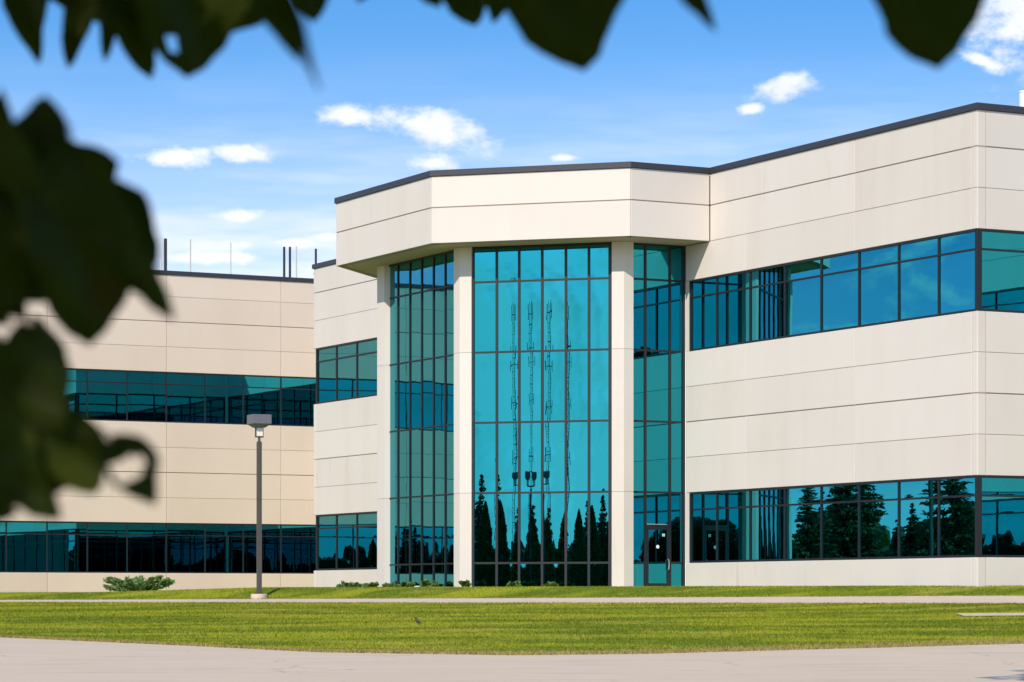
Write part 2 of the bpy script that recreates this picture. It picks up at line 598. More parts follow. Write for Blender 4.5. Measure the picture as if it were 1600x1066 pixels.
def glazing(name, fac, us, zs, out, bulge=0.003, mw=0.085, fw=0.11, label=None, holes=(), zsub=None, dep=0.14):
    """frame (part) with mullions, transoms and one bowed pane for every bay and row"""
    u0, u1, z0, z1 = us[0], us[-1], zs[0], zs[-1]
    o0 = Vector(fac.loc(u0, out, z0))
    mb = MB()
    w, h = u1 - u0, z1 - z0
    mb.box((0, -0.03, 0), (fw, dep, h))
    mb.box((w - fw, -0.03, 0), (w, dep, h))
    mb.box((fw, -0.027, h - fw * 0.8), (w - fw, dep, h))
    mb.box((fw, -0.027, 0), (w - fw, dep, fw * 0.8))
    fr = mb.obj(name, 'frame', bld, o0, fac.rz)
    if label:
        fr['label'] = label

    def child(nm, me, loc):
        c = bpy.data.objects.new(nm, me)
        COL.objects.link(c)
        c.parent = fr
        c.location = loc
        return c
    mm = MB()
    mm.box((-mw / 2, -0.014, fw * 0.8), (mw / 2, dep, h - fw * 0.8))
    mme = mesh('mullion', mm.v, mm.f)
    mme.materials.append(M['frame'])
    for u in us[1:-1]:
        child('mullion', mme, (u - u0, 0, 0))
    edges = [fw] + [u - u0 for u in us[1:-1]] + [w - fw]
    for z in zs[1:-1]:
        for i in range(len(edges) - 1):
            if any(hu[0] - 0.01 < u0 + edges[i] + 0.1 < hu[1] and hz0 - 0.01 < z < hz1 for hu, hz0, hz1 in holes):
                continue
            a = edges[i] + (mw / 2 if i else 0)
            b = edges[i + 1] - (mw / 2 if i < len(edges) - 2 else 0)
            tb = MB()
            tb.box((a, -0.009, z - z0 - mw * 0.42), (b, dep, z - z0 + mw * 0.42))
            tme = mesh('transom', tb.v, tb.f)
            tme.materials.append(M['frame'])
            child('transom', tme, (0, 0, 0))
    for i in range(len(us) - 1):
        for j in range(len(zs) - 1):
            if any(hu[0] - 0.01 < (us[i] + us[i + 1]) / 2 < hu[1] and hz0 - 0.01 < (zs[j] + zs[j + 1]) / 2 < hz1 for hu, hz0, hz1 in holes):
                continue
            me = pane_mesh(us[i + 1] - us[i] - 0.03, zs[j + 1] - zs[j] - 0.03, bulge)
            child('glass_pane', me, ((us[i] + us[i + 1]) / 2 - u0, 0.024, (zs[j] + zs[j + 1]) / 2 - z0))
    return fr


def coping(pts, z0, z1, name='coping', out=0.06, inn=0.30, parent=None):
    """mitred metal cap along a polyline whose outside lies to the right"""
    pts = [np.array(p, float) for p in pts]
    prof = [(out, z0), (out, z1 - 0.02), (out - 0.02, z1), (-inn, z1), (-inn, z0)]
    rings = []
    for i, p in enumerate(pts):
        ds = []
        if i > 0:
            ds.append((p - pts[i - 1]) / np.linalg.norm(p - pts[i - 1]))
        if i < len(pts) - 1:
            ds.append((pts[i + 1] - p) / np.linalg.norm(pts[i + 1] - p))
        ns = [np.array([d[1], -d[0]]) for d in ds]
        mit = sum(ns) / len(ns)
        mit = mit / np.dot(mit, ns[0])
        rings.append([(p[0] + mit[0] * o, p[1] + mit[1] * o, z) for o, z in prof])
    o0 = Vector((*pts[0], z0))
    n = len(prof)
    v = [Vector(q) - o0 for r in rings for q in r]
    f = []
    for i in range(len(pts) - 1):
        for k in range(n):
            f.append((i * n + k, i * n + (k + 1) % n, (i + 1) * n + (k + 1) % n, (i + 1) * n + k))
    f.append(tuple(range(n)))
    f.append(tuple((len(pts) - 1) * n + k for k in range(n))[::-1])
    mb = MB()
    mb.add(v, f)
    return mb.obj(name, 'coping', parent or bld, o0)


def slab(name, poly, z0, z1, mat):
    o0 = Vector((*poly[0], z0))
    mb = MB()
    mb.prism([(p[0] - o0.x, p[1] - o0.y) for p in poly], 0, z1 - z0)
    return mb.obj(name, mat, bld, o0)


ROWS_BASE = [(Z['base'], Z['w1'])]
ROWS_MID = [(Z['w1t'], Z['j5']), (Z['j5'], Z['j4']), (Z['j4'], Z['j3']), (Z['j3'], Z['w2'])]
ROWS_TOP = [(Z['w2t'], Z['j2']), (Z['j2'], Z['j1']), (Z['j1'], Z['cop'])]
WIDE = (Z['j4'], Z['j1'])
TR = 0.62                                         # height of the upper lights in the bands

# --- right wing, long face
RA = Fac(G, -AD)
uP3, uW = 1.704, 17.407
colsRA = [0.03, 4.11, 10.77, uW - 0.27, uW]
wall(RA, colsRA, ROWS_BASE + ROWS_MID + [ROWS_TOP[0]], wide=WIDE)
wall(RA, [uP3 + 0.005] + colsRA[1:], ROWS_TOP[1:], wide=WIDE)
musRA = [RA.u(px) for px in (1076.5, 1118, 1170, 1224, 1281, 1340, 1402, 1464.5)] + [uW - 0.012]
for zb, zt in ((Z['w1'], Z['w1t']), (Z['w2'], Z['w2t'])):
    glazing('window_band', RA, musRA, [zb, zt - TR, zt], -0.05, 0.0026, mw=0.075, fw=0.09)
    # jamb strip of concrete beside the glass tower
    jb = MB()
    jb.box((0.03, 0.0, 0.004), (musRA[0] - 0.006, 0.3, zt - zb - 0.004))
    jb.obj('jamb', 'concrete', bld, RA.loc(0, 0, zb), RA.rz)

# --- right wing, return face
RB = Fac(W, BD)
LB = 12.0
colsRB = [0.012, 0.34, 6.2, LB]
wall(RB, colsRB, ROWS_BASE + ROWS_MID + ROWS_TOP, wide=WIDE)
musRB = [0.0] + [0.4 + 2.1 * i for i in range(1, 6)] + [LB - 0.05]
musRB[0] = 0.05
for zb, zt in ((Z['w1'], Z['w1t']), (Z['w2'], Z['w2t'])):
    glazing('window_band', RB, musRB, [zb, zt - TR, zt], -0.05, 0.0035, mw=0.075, fw=0.09)

# --- the next wing to the right, mirrored in the return face
W2 = W + BD * LB
W3 = W2 - AD * 32.0
RC = Fac(W2, -AD)
colsRC = [0.0] + [6.4 * i for i in range(1, 5)] + [32.0]
wall(RC, colsRC, ROWS_BASE + ROWS_MID + ROWS_TOP, wide=WIDE)
for zb, zt in ((Z['w1'], Z['w1t']), (Z['w2'], Z['w2t'])):
    glazing('window_band', RC, [0.2] + [2.13 * i for i in range(1, 15)] + [31.9], [zb, zt - TR, zt], -0.05, 0.003, mw=0.075, fw=0.09)
RD = Fac(W3, BD)
wall(RD, [0.0, 6.0, 12.0], ROWS_BASE + [(Z['w1'], Z['w1t'])] + ROWS_MID + [(Z['w2'], Z['w2t'])] + ROWS_TOP, wide=WIDE)

# --- canopy over the entrance: three faces two panels high
cano_rows = ROWS_TOP[1:]
wall(Fac(P0, -AD), [0.0, 8.224 - 0.004], cano_rows, 'canopy', wide=WIDE)
wall(Fac(P1, -CD), [0.004, 7.381 - 0.004], cano_rows, 'canopy', wide=WIDE)
wall(Fac(P2, BD), [0.004, 3.252 - 0.006], cano_rows, 'canopy', wide=WIDE)
PR = P0 + ND * 11.9                               # end of the canopy's return on the recessed block
wall(Fac(PR, -ND), [0.0, 11.89], cano_rows, 'canopy', wide=WIDE)
ins = 0.05
slab('soffit', [P0 + ND * ins, P1 + ND * ins * 1.1, P2 + ND * ins * 1.1, P3 + AD * ins - BD * 0.02, P3 + AD * 7 - BD * 0.02, PR + CD * -0.1], Z['j2'] + 0.012, Z['j2'] + 0.16, 'soffit')
coping([PR, P0, P1, P2, P3, W, W2, W3, W3 + BD * 12], Z['cop'] + 0.004, Z['top'])
slab('roof', [P0 + ND * .3, P1 + ND * .3, P2 + ND * .3, P3 + AD * .3 + BD * .1, W + BD * .3 + AD * .3, W2 + AD * .3 + BD * .3, W3 + BD * .3 + AD * .3, W3 + BD * 11.5 + AD * .3,
              W3 + BD * 11.5 + AD * 60, Q + AD * -.3 + BD * 30, Q - AD * .3 + BD * .35, PR + BD * .35], Z['cop'] - 0.25, Z['cop'] - 0.05, 'roof')

# --- glazed entrance tower
ztow = [Z['base'], Z['w1'], Z['w1t'], Z['j4'], Z['w2'], Z['w2t'], Z['j2'] + 0.01]
GC = Fac(P1 + ND * 1.55, -CD)
usC = [GC.u(px) for px in (736.5, 776, 811, 847, 884, 920, 955.5)]
glazing('curtain_wall', GC, usC, ztow, 0.0, 0.0085, mw=0.085, fw=0.11, label='tall central curtain wall of bright teal mirror panes')
GL = Fac(P1 + BD * 1.65 + AD * 9.0, -AD)
usL = [GL.u(px) for px in (603, 621.5, 640.2, 658.6, 677, 695.4, 714)]
glazing('curtain_wall', GL, usL, ztow, 0.0, 0.0022, mw=0.070, fw=0.10, label='slanting left curtain wall of grey green mirror panes')
GR = Fac(G - BD * 3.0, BD)
usR = [0.45] + [GR.u(px) for px in (1008.6, 1047)] + [2.985]
zdoor = EZ + 2.55
door_u = (usR[1], usR[2])
glazing('curtain_wall', GR, usR, ztow, 0.0, 0.0012, mw=0.085, fw=0.10, label='narrow right curtain wall above the entrance door',
        holes=[(door_u, Z['base'], Z['w1'] + 0.01), (door_u, Z['w1'], Z['w1t'] - 0.01)])
# fixed light over the door
ol = MB()
du0, du1 = door_u[0] + 0.045, door_u[1] - 0.045
o0 = Vector(GR.loc(du0, 0, zdoor))
ol.box((0, -0.025, 0.0), (du1 - du0, 0.12, 0.10))
fl = ol.obj('door_header', 'frame', bld, o0, GR.rz)
pm = link('glass_pane', pane_mesh(du1 - du0, Z['w1t'] - zdoor - 0.12, 0.001), fl)
pm.location = ((du1 - du0) / 2, 0.045, 0.10 + (Z['w1t'] - zdoor - 0.10) / 2)
# door
dw, dh = du1 - du0, zdoor - Z['base'] - 0.004
db = MB()
db.box((0.004, -0.018, 0), (0.075, 0.06, dh))
db.box((dw - 0.075, -0.018, 0), (dw - 0.004, 0.06, dh))
db.box((0.075, -0.018, dh - 0.09), (dw - 0.075, 0.06, dh))
db.box((0.075, -0.018, 0), (dw - 0.075, 0.06, 0.24))
door = db.obj('door', 'frame', bld, GR.loc(du0, 0, Z['base']), GR.rz)
door['label'] = 'single glazed entrance door with a steel pull handle'


def dchild(nm, mb, mat):
    me = mesh(nm, mb.v, mb.f)
    me.materials.append(M[mat])
    c = link(nm, me, door)
    return c


pm = link('glass_pane', pane_mesh(dw - 0.14, dh - 0.32, 0.001), door)
pm.location = (dw / 2, 0.02, 0.235 + (dh - 0.32) / 2)
hb = MB()
hb.tube([(dw - 0.055, -0.018, 0.72), (dw - 0.06, -0.08, 0.74), (dw - 0.045, -0.085, 0.90), (dw - 0.06, -0.08, 1.08), (dw - 0.055, -0.018, 1.10)], 0.02, 8)
dchild('handle', hb, 'handle')
sb = MB()
sb.tube([(dw / 2 + 0.0, 0.010, 1.55), (dw / 2 + 0.0, 0.004, 1.55)], 0.065, 14)
dchild('round_sticker', sb, 'white')
nb = MB()
for k in (0, 1):
    x0 = dw - 0.27 + 0.06 * k
    nb.box((x0, 0.004, 1.92), (x0 + 0.035, 0.010, 2.02))
    nb.box((x0 - 0.014, 0.004, 1.996), (x0 - 0.001, 0.010, 2.012))
dchild('door_number', nb, 'white')
ft = MB()
ft.box((dw / 2 - 0.05, -0.03, 0.03), (dw / 2 + 0.05, -0.018, 0.06))
dchild('floor_lock', ft, 'handle')


def column(poly, name, label):
    o0 = Vector((*poly[0], Z['base']))
    pc = np.mean(poly, axis=0)
    inner = [pc + (p - pc) * 0.93 for p in poly]
    mb = MB()
    mb.prism([(p[0] - o0.x, p[1] - o0.y) for p in inner], 0, Z['j2'] - Z['base'] + 0.01)
    c = mb.obj(name, 'joint', bld, o0)
    c['label'] = label
    for z0, z1 in ((Z['base'], Z['w1t']), (Z['w1t'], Z['w2']), (Z['w2'], Z['j2'] + 0.005)):
        pb = MB()
        pb.prism([(p[0] - o0.x, p[1] - o0.y) for p in poly], 0.006, z1 - z0 - 0.006)
        me = mesh('panel', pb.v, pb.f)
        me.materials.append(M['concrete'])
        s = link('panel', me, c)
        s.location = (0, 0, z0 - Z['base'])
    return c


PC = P1 + ND * 1.42                                # plane of the column faces
cR1 = hit(975.0, PC, CD)[0]
cR0 = hit(955.8, PC, CD)[0]
cR2 = hit(989.8, cR1, BD)[0]
column([cR0, cR1, cR2, cR2 + AD * 0.55, cR0 + ND * 0.5], 'column', 'cream concrete column between the central glass and the entrance door')
cL1 = hit(718.2, PC, CD)[0]
cL0 = hit(709.0, cL1, AD)[0]
cL2 = hit(736.6, PC, CD)[0]
column([cL0, cL1, cL2, cL2 + ND * 0.5, cL0 + BD * 0.55], 'column', 'cream concrete column left of the central glass')
pa = hit(589.3, P1 + BD * 1.45, AD)[0]
pb_ = hit(600.5, P1 + BD * 1.45, AD)[0]
pc_ = pb_ + BD * 0.2
column([pa, pb_, pc_ - AD * 0.06, pc_ - AD * 0.06 + BD * .3, pa + BD * .5], 'column', 'cream concrete pilaster at the left end of the glazed tower')
# hidden return between the pilaster and the recessed block
rw = pa + AD * -0.02 + BD * 0.5
wall(Fac(rw + BD * 7.0, -BD), [0.0, 7.0], ROWS_BASE + [(Z['w1'], Z['w1t'])] + ROWS_MID + [(Z['w2'], Z['w2t'])] + ROWS_TOP[:1], wide=WIDE)

# --- recessed block left of the tower
BL = Fac(Q, -AD)
BLL = 20.0
wall(BL, [0.0, 0.24, 7.0, 13.5, BLL], ROWS_BASE + ROWS_MID, wide=WIDE)
wall(BL, [0.0, 7.0, 13.5], ROWS_TOP, wide=WIDE)
for zb, zt in ((Z['w1'], Z['w1t']), (Z['w2'], Z['w2t'])):
    glazing('window_band', BL, [0.22 + 2.19 * i for i in range(9)] + [BLL - 0.05], [zb, zt - TR, zt], -0.05, 0.002, mw=0.085, fw=0.10)
CB = Fac(Q + BD * 9.0, -BD)
wall(CB, [0.0, 4.5, 8.99], ROWS_BASE + ROWS_MID + ROWS_TOP, wide=WIDE)
for zb, zt in ((Z['w1'], Z['w1t']), (Z['w2'], Z['w2t'])):
    glazing('window_band', CB, [0.1, 2.2, 4.4, 6.6, 8.9], [zb, zt - TR, zt], -0.05, 0.002, mw=0.085, fw=0.10)
# closing wall of the court between the block and the left wing
CW = Fac(Q + BD * 9.0 + AD * 16.0, -AD)
wall(CW, [0.0, 5.3, 10.6, 15.98], ROWS_BASE + ROWS_MID + ROWS_TOP, wide=WIDE)
for zb, zt in ((Z['w1'], Z['w1t']), (Z['w2'], Z['w2t'])):
    glazing('window_band', CW, [0.1 + 2.2 * i for i in range(7)] + [15.9], [zb, zt - TR, zt], -0.05, 0.002, mw=0.085, fw=0.10)
cq = Q + BD * 9.0
slab('corner_post', [cq - BD * 0.12 + AD * 0.03, cq - BD * 0.12 - AD * 0.4, cq + BD * 0.4 - AD * 0.4, cq + BD * 0.4 + AD * 0.14, cq - BD * 0.03 + AD * 0.14], Z['base'], Z['cop'] - 0.02, 'concrete')
coping([Q + BD * 9.0 + AD * 16.0, Q + BD * 9.0, Q, Q - AD * 12.6], Z['cop'] + 0.004, Z['top'])

# --- left wing
KL = 39.4
LF = Fac(LW - BD * KL, BD)
kk = lambda k: KL - k
colsL = [0.0] + [kk(k) for k in (33.2, 26.9, 20.65, 14.38, 8.10, 1.83)] + [KL + 8.0]
top_l = [(Z['w2t'], Z['j2']), (Z['j2'], Z['j1']), (Z['j1'], Z['l1']), (Z['l1'], Z['lcop'])]
wall(LF, colsL, ROWS_BASE + ROWS_MID + top_l, wide=WIDE, mat='warm_lit')
musL = [0.1] + [kk(1.805 + 2.095 * i) for i in range(17, -1, -1)] + [KL + 0.4, KL + 2.5, KL + 7.9]
musL = [m for m in musL if m >= 0.1]
for zb, zt in ((Z['w1'], Z['w1t']), (Z['w2'], Z['w2t'])):
    glazing('window_band', LF, musL, [zb, zt - TR, zt], -0.05, 0.0016, mw=0.065, fw=0.08)
LE = Fac(LW - BD * KL + AD * 20, -AD)
wall(LE, [0.0, 6.6, 13.2, 19.99], ROWS_BASE + [(Z['w1'], Z['w1t'])] + ROWS_MID + [(Z['w2'], Z['w2t'])] + top_l, wide=WIDE, mat='warm_lit')
L0 = LW - BD * KL
coping([L0 + AD * 20, L0, LW + BD * 8], Z['lcop'] + 0.004, Z['ltop'])
slab('roof', [L0 + AD * .3 + BD * .3, LW + BD * 8 + AD * .3, LW + BD * 8 + AD * 20, L0 + AD * 20 + BD * .3], Z['lcop'] - 0.25, Z['lcop'] - 0.05, 'roof')


# --- roof pipes (things of their own, standing on the roofs)
def pipe(px, ytop, ybot_z, rad, mat, label, P, D, back, group=None, cap=True, name='roof_pipe'):
    p, _ = hit(px, P + AD * 0 + (AD if D is BD else BD) * back, D)
    zt = EZ + (HY - ytop) / FPX * p[1]
    mb = MB()
    h = zt - ybot_z
    mb.tube([(0, 0, 0), (0, 0, h - 0.03)], rad, 10)
    if cap:
        mb.tube([(0, 0, h - 0.03), (0, 0, h), (0, 0, h + 0.01)], [rad, rad * 0.92, rad * 0.5], 10)
    mb.tube([(0, 0, 0), (0, 0, 0.05)], rad * 2.2, 10)
    o = mb.obj(name, mat, None, (p[0], p[1], ybot_z))
    tag(o, label, 'pipe', group)


zr = Z['lcop'] - 0.05
pipe(258.5, 373, zr, 0.085, 'black', 'thick black vent pipe standing alone left on the far roof', LW, BD, 1.2, 'roof pipes')
pipe(444.0, 386, zr, 0.065, 'black', 'left one of two close black vent pipes on far roof', LW, BD, 1.2, 'roof pipes')
pipe(453.0, 386, zr, 0.065, 'black', 'right one of two close black vent pipes on far roof', LW, BD, 1.2, 'roof pipes')
pipe(297.5, 374, zr, 0.035, 'grey', 'thin pale rod on far roof next to the lone black pipe', LW, BD, 1.2, 'roof pipes', name='roof_rod')
pipe(360.5, 379, zr, 0.03, 'grey', 'thin pale rod in the middle of the far roof', LW, BD, 1.2, 'roof pipes', name='roof_rod')
pipe(463.0, 385, zr, 0.035, 'grey', 'thin pale rod just right of the two black pipes', LW, BD, 1.2, 'roof pipes', name='roof_rod')
pipe(251.0, 407, zr, 0.035, 'white', 'short white stub beside the lone black pipe', LW, BD, 1.2, 'roof pipes', name='roof_rod')
pipe(493.5, 389, Z['cop'] - 0.05, 0.055, 'black', 'short black pipe above the left corner of the recessed block', Q, AD, 0.8, 'roof pipes')
# white flue at the far right
pv, _ = hit(1606.5, W + AD * 6.0, BD)
mb = MB()
zt = EZ + (HY - 143) / FPX * pv[1]
zb = Z['cop'] - 0.05
mb.tube([(0, 0, 0), (0, 0, zt - zb - 0.05)], 0.30, 24)
mb.tube([(0, 0, zt - zb - 0.05), (0, 0, zt - zb)], 0.315, 24)
mb.tube([(0, 0, 0), (0, 0, 0.12)], 0.42, 24)
pl = mb.obj('roof_flue', 'white', None, (pv[0], pv[1], zb))
tag(pl, 'fat white flue on the roof at the far right edge', 'flue')

# ------------------------------------------------------------------ ground
RX = np.array([-400, -60, -30, -20, -11.86, -6.8, -3.86, 0, 2.56, 6.7, 11.2, 20, 40, 400.0])
RY = np.array([82, 80, 77.5, 74, 68.7, 63.4, 60.0, 58.6, 59.2, 61.8, 64.7, 68.5, 70, 70.0])
FX = np.array([-400, -60, -20, -10, 0, 8, 14, 20, 40, 400.0])
FY = np.array([128, 124, 108, 101, 94.6, 89.2, 85.2, 82, 79, 79.0])


def road_edge(x):
    return np.interp(x, RX, RY)


def path_front(x):
    return np.interp(x, FX, FY)


def path_back(x):
    return path_front(x) + 4.0


def zroad(y):
    return np.where(y < 41.6, -1.5 - 0.0 * y, -1.36 + (y - 48.0) * 0.022)


def zback(x):
    return np.interp(x, [-30, -20, 0, 14, 30], [-0.08, -0.07, 0.0, 0.07, 0.09])


def zbase(x):
    return np.interp(x, [-16, -9, 100], [0.19, 0.36, 0.36])


def gz(x, y):
    """ground height relative to the eye"""
    r, f_, b = road_edge(x), path_front(x), path_back(x)
    zr_, zf, zb_, zz = zroad(r), -0.15, zback(x), zbase(x)
    t = np.clip((y - r) / (f_ - r), 0, 1)
    und = 0.035 * np.sin(x * 0.23 + y * 0.11) * np.sin(t * math.pi)
    lawn = zr_ + (zf - zr_) * t + und
    s = np.clip((y - f_) / (b - f_), 0, 1)
    pth = zf + (zb_ - zf) * s
    q = np.clip((y - b) / 2.6, 0, 1)
    q = q * q * (3 - 2 * q)
    up = zb_ + (zz - zb_) * q
    out = np.where(y <= r, zroad(y), np.where(y <= f_, lawn, np.where(y <= b, pth, up)))
    return out


XS = np.unique(np.concatenate([np.array([-2500, -1200, -600, -300, -200, -150, -120, -100, -85]), np.arange(-75, 60.1, 0.75), np.array([70, 85, 100, 120, 150, 200, 300, 600, 1200, 2500])]))


def rows_between(a, b, n):
    return [a + (b - a) * k / n for k in range(n + 1)]


def ground_rows(x):
    r, f_, b = float(road_edge(x)), float(path_front(x)), float(path_back(x))
    ys = [-2500, -1000, -400, -150, -60, -20, 0, 8, 16]
    i0 = len(ys)
    ys += rows_between(22, 41.6, 3) + rows_between(41.6, r, 8)[1:]
    i1 = len(ys) - 1
    ys += rows_between(r, f_, 22)[1:]
    i2 = len(ys) - 1
    ys += rows_between(f_, b, 4)[1:]
    i3 = len(ys) - 1
    ys += rows_between(b, b + 2.6, 8)[1:]
    ys += [b + 6, b + 15, b + 40, b + 90, b + 300, b + 900, b + 2500]
    return ys, i0, i1, i2, i3


def sheet(name, lo, hi, mat, dz, kind='structure', x0=-1e9, x1=1e9):
    xs = [x for x in XS if x0 <= x <= x1]
    cols = []
    for x in xs:
        ys, *ix = ground_rows(x)
        a = 0 if lo is None else ix[lo]
        b = len(ys) - 1 if hi is None else ix[hi]
        yy = np.array(ys[a:b + 1], float)
        zz = gz(np.full(len(yy), x), yy)
        cols.append([(x, y, EZ + z + dz) for y, z in zip(yy, zz)])
    n = len(cols[0])
    v = [p for c in cols for p in c]
    f = [(i * n + j, (i + 1) * n + j, (i + 1) * n + j + 1, i * n + j + 1) for i in range(len(cols) - 1) for j in range(n - 1)]
    me = mesh(name, v, f, True)
    me.materials.append(M[mat])
    o = link(name, me)
    o['kind'] = kind
    return o


sheet('lawn', None, None, 'lawn', 0.0)
sheet('road', 0, 1, 'road', 0.004)
sheet('driveway', 2, 3, 'path', 0.004)


def ground_hit(px, py):
    rx, rz_ = (px - CX) / FPX, (HY - py) / FPX
    y = 42.0
    while y < 170:
        if rz_ * y <= float(gz(np.array([rx * y]), np.array([y]))[0]):
            return np.array([rx * y, y])
        y += 0.05
    return np.array([rx * y, y])


# short strip of walkway at the right edge of the lawn
a0 = ground_hit(1500, 962.5)
wk = []
xs = np.linspace(a0[0], a0[0] + 9, 19)
for x in xs:
    for dy in np.linspace(-0.6, 0.8, 5):
        y = a0[1] + dy - (x - a0[0]) * 0.25
        wk.append((x, y, EZ + float(gz(np.array([x]), np.array([y]))[0]) + 0.03))
f = [(i * 5 + j, (i + 1) * 5 + j, (i + 1) * 5 + j + 1, i * 5 + j + 1) for i in range(18) for j in range(4)]
me = mesh('walkway', wk, f)
me.materials.append(M['path'])
link('walkway', me)['kind'] = 'structure'


# grass blades: one object of small tufts over the visible lawn
def blades(name, n, region, hgt, wid, mat):
    x, y = region(n)
    z = EZ + gz(x, y)
    n = len(x)
    ang = rng.uniform(0, 2 * math.pi, n)
    w = wid * rng.uniform(0.6, 1.4, n)
    h = hgt * rng.uniform(0.45, 1.25, n)
    lean = rng.normal(0, 0.4, (n, 2)) * h[:, None]
    dx, dy = np.cos(ang) * w / 2, np.sin(ang) * w / 2
    v = np.empty((n, 3, 3), np.float32)
    v[:, 0] = np.stack([x - dx, y - dy, z - 0.005], 1)
    v[:, 1] = np.stack([x + dx, y + dy, z - 0.005], 1)
    v[:, 2] = np.stack([x + lean[:, 0], y + lean[:, 1], z + h], 1)
    me = bpy.data.meshes.new(name)
    me.vertices.add(n * 3)
    me.vertices.foreach_set('co', v.ravel())
    me.loops.add(n * 3)
    me.loops.foreach_set('vertex_index', np.arange(n * 3, dtype=np.int32))
    me.polygons.add(n)
    me.polygons.foreach_set('loop_start', np.arange(0, n * 3, 3, dtype=np.int32))
    me.update(calc_edges=True)
    me.materials.append(M[mat])
    o = link(name, me)
    o['kind'] = 'stuff'
    return o


def reg_lawn(n):
    x = rng.uniform(-19, 18, n)
    t = rng.uniform(0, 1, n)
    y = road_edge(x) + (path_front(x) - road_edge(x)) * t
    ok = np.abs(x) < 0.178 * y + 1.5
    return x[ok], y[ok]


def reg_strip(n):
    x = rng.uniform(-26, 19, n)
    y = path_back(x) + rng.uniform(0, 7, n) ** 1.0
    ok = np.abs(x) < 0.178 * y + 1.5
    # keep out of the building
    for P, nrm in ((W, BD), ):
        ins_ = ((x - W[0]) * BD[0] + (y - W[1]) * BD[1] > -0.05) & ((x - W[0]) * AD[0] + (y - W[1]) * AD[1] > -0.05)
        ok &= ~ins_
    return x[ok], y[ok]


def reg_edge(n):
    x = rng.uniform(-15, 14, n)
    e = np.abs(rng.normal(0, 0.6, n)) * np.interp(x, [-15, -5, 0, 14], [0.25, 0.5, 1.0, 1.4]) - 0.12
    return x, road_edge(x) + e


def reg_pedge(n):
    x = rng.uniform(-22, 17, n)
    y = np.where(rng.uniform(0, 1, n) < 0.5, path_front(x) - np.abs(rng.normal(0, 0.35, n)) + 0.08, path_back(x) + np.abs(rng.normal(0, 0.3, n)) - 0.08)
    return x, y


g1 = blades('grass', 200000, reg_lawn, 0.040, 0.030, 'lawn')
tag(g1, 'short yellow green turf blades covering the lawn', 'grass')
g2 = blades('grass', 70000, reg_strip, 0.05, 0.028, 'lawn')
tag(g2, 'short turf blades on the strip under the facade', 'grass')
g3 = blades('dry_grass', 26000, reg_edge, 0.06, 0.03, 'straw')
tag(g3, 'straw coloured dry grass fringe along the road edge', 'grass')
g4 = blades('dry_grass', 9000, reg_pedge, 0.045, 0.03, 'straw')
tag(g4, 'thin dry grass fringe along both driveway edges', 'grass')


# ------------------------------------------------------------------ leaf-cloud helper
def leaf_cloud(name, pts, size, mat, parent=None, loc=(0, 0, 0), flat=0.0, elong=1.6, dirs=None):
    """one mesh of small folded leaf quads at the given points"""
    pts = np.asarray(pts, np.float32)
    n = len(pts)
    s = size * rng.uniform(0.6, 1.4, n)
    if dirs is None:
        d = rng.normal(0, 1, (n, 3))
    else:
        d = np.asarray(dirs) + rng.normal(0, 0.35, (n, 3))
    d[:, 2] *= (1 - flat)
    d /= np.linalg.norm(d, axis=1)[:, None] + 1e-9
    r = rng.normal(0, 1, (n, 3))
    q = np.cross(d, r)
    q /= np.linalg.norm(q, axis=1)[:, None] + 1e-9
    a = d * (s * elong / 2)[:, None]
    b = q * (s / 2)[:, None]
    v = np.empty((n, 4, 3), np.float32)
    v[:, 0] = pts - a
    v[:, 1] = pts + b
    v[:, 2] = pts + a
    v[:, 3] = pts - b
    me = bpy.data.meshes.new(name)
    me.vertices.add(n * 4)
    me.vertices.foreach_set('co', v.ravel())
    me.loops.add(n * 4)
    me.loops.foreach_set('vertex_index', np.arange(n * 4, dtype=np.int32))
    me.polygons.add(n)
    me.polygons.foreach_set('loop_start', np.arange(0, n * 4, 4, dtype=np.int32))
    me.update(calc_edges=True)
    me.materials.append(M[mat])
    o = bpy.data.objects.new(name, me)
    COL.objects.link(o)
    if parent:
        o.parent = parent
    o.location = loc
    return o


def ground_z(x, y):
    return EZ + float(gz(np.array([x]), np.array([y]))[0])


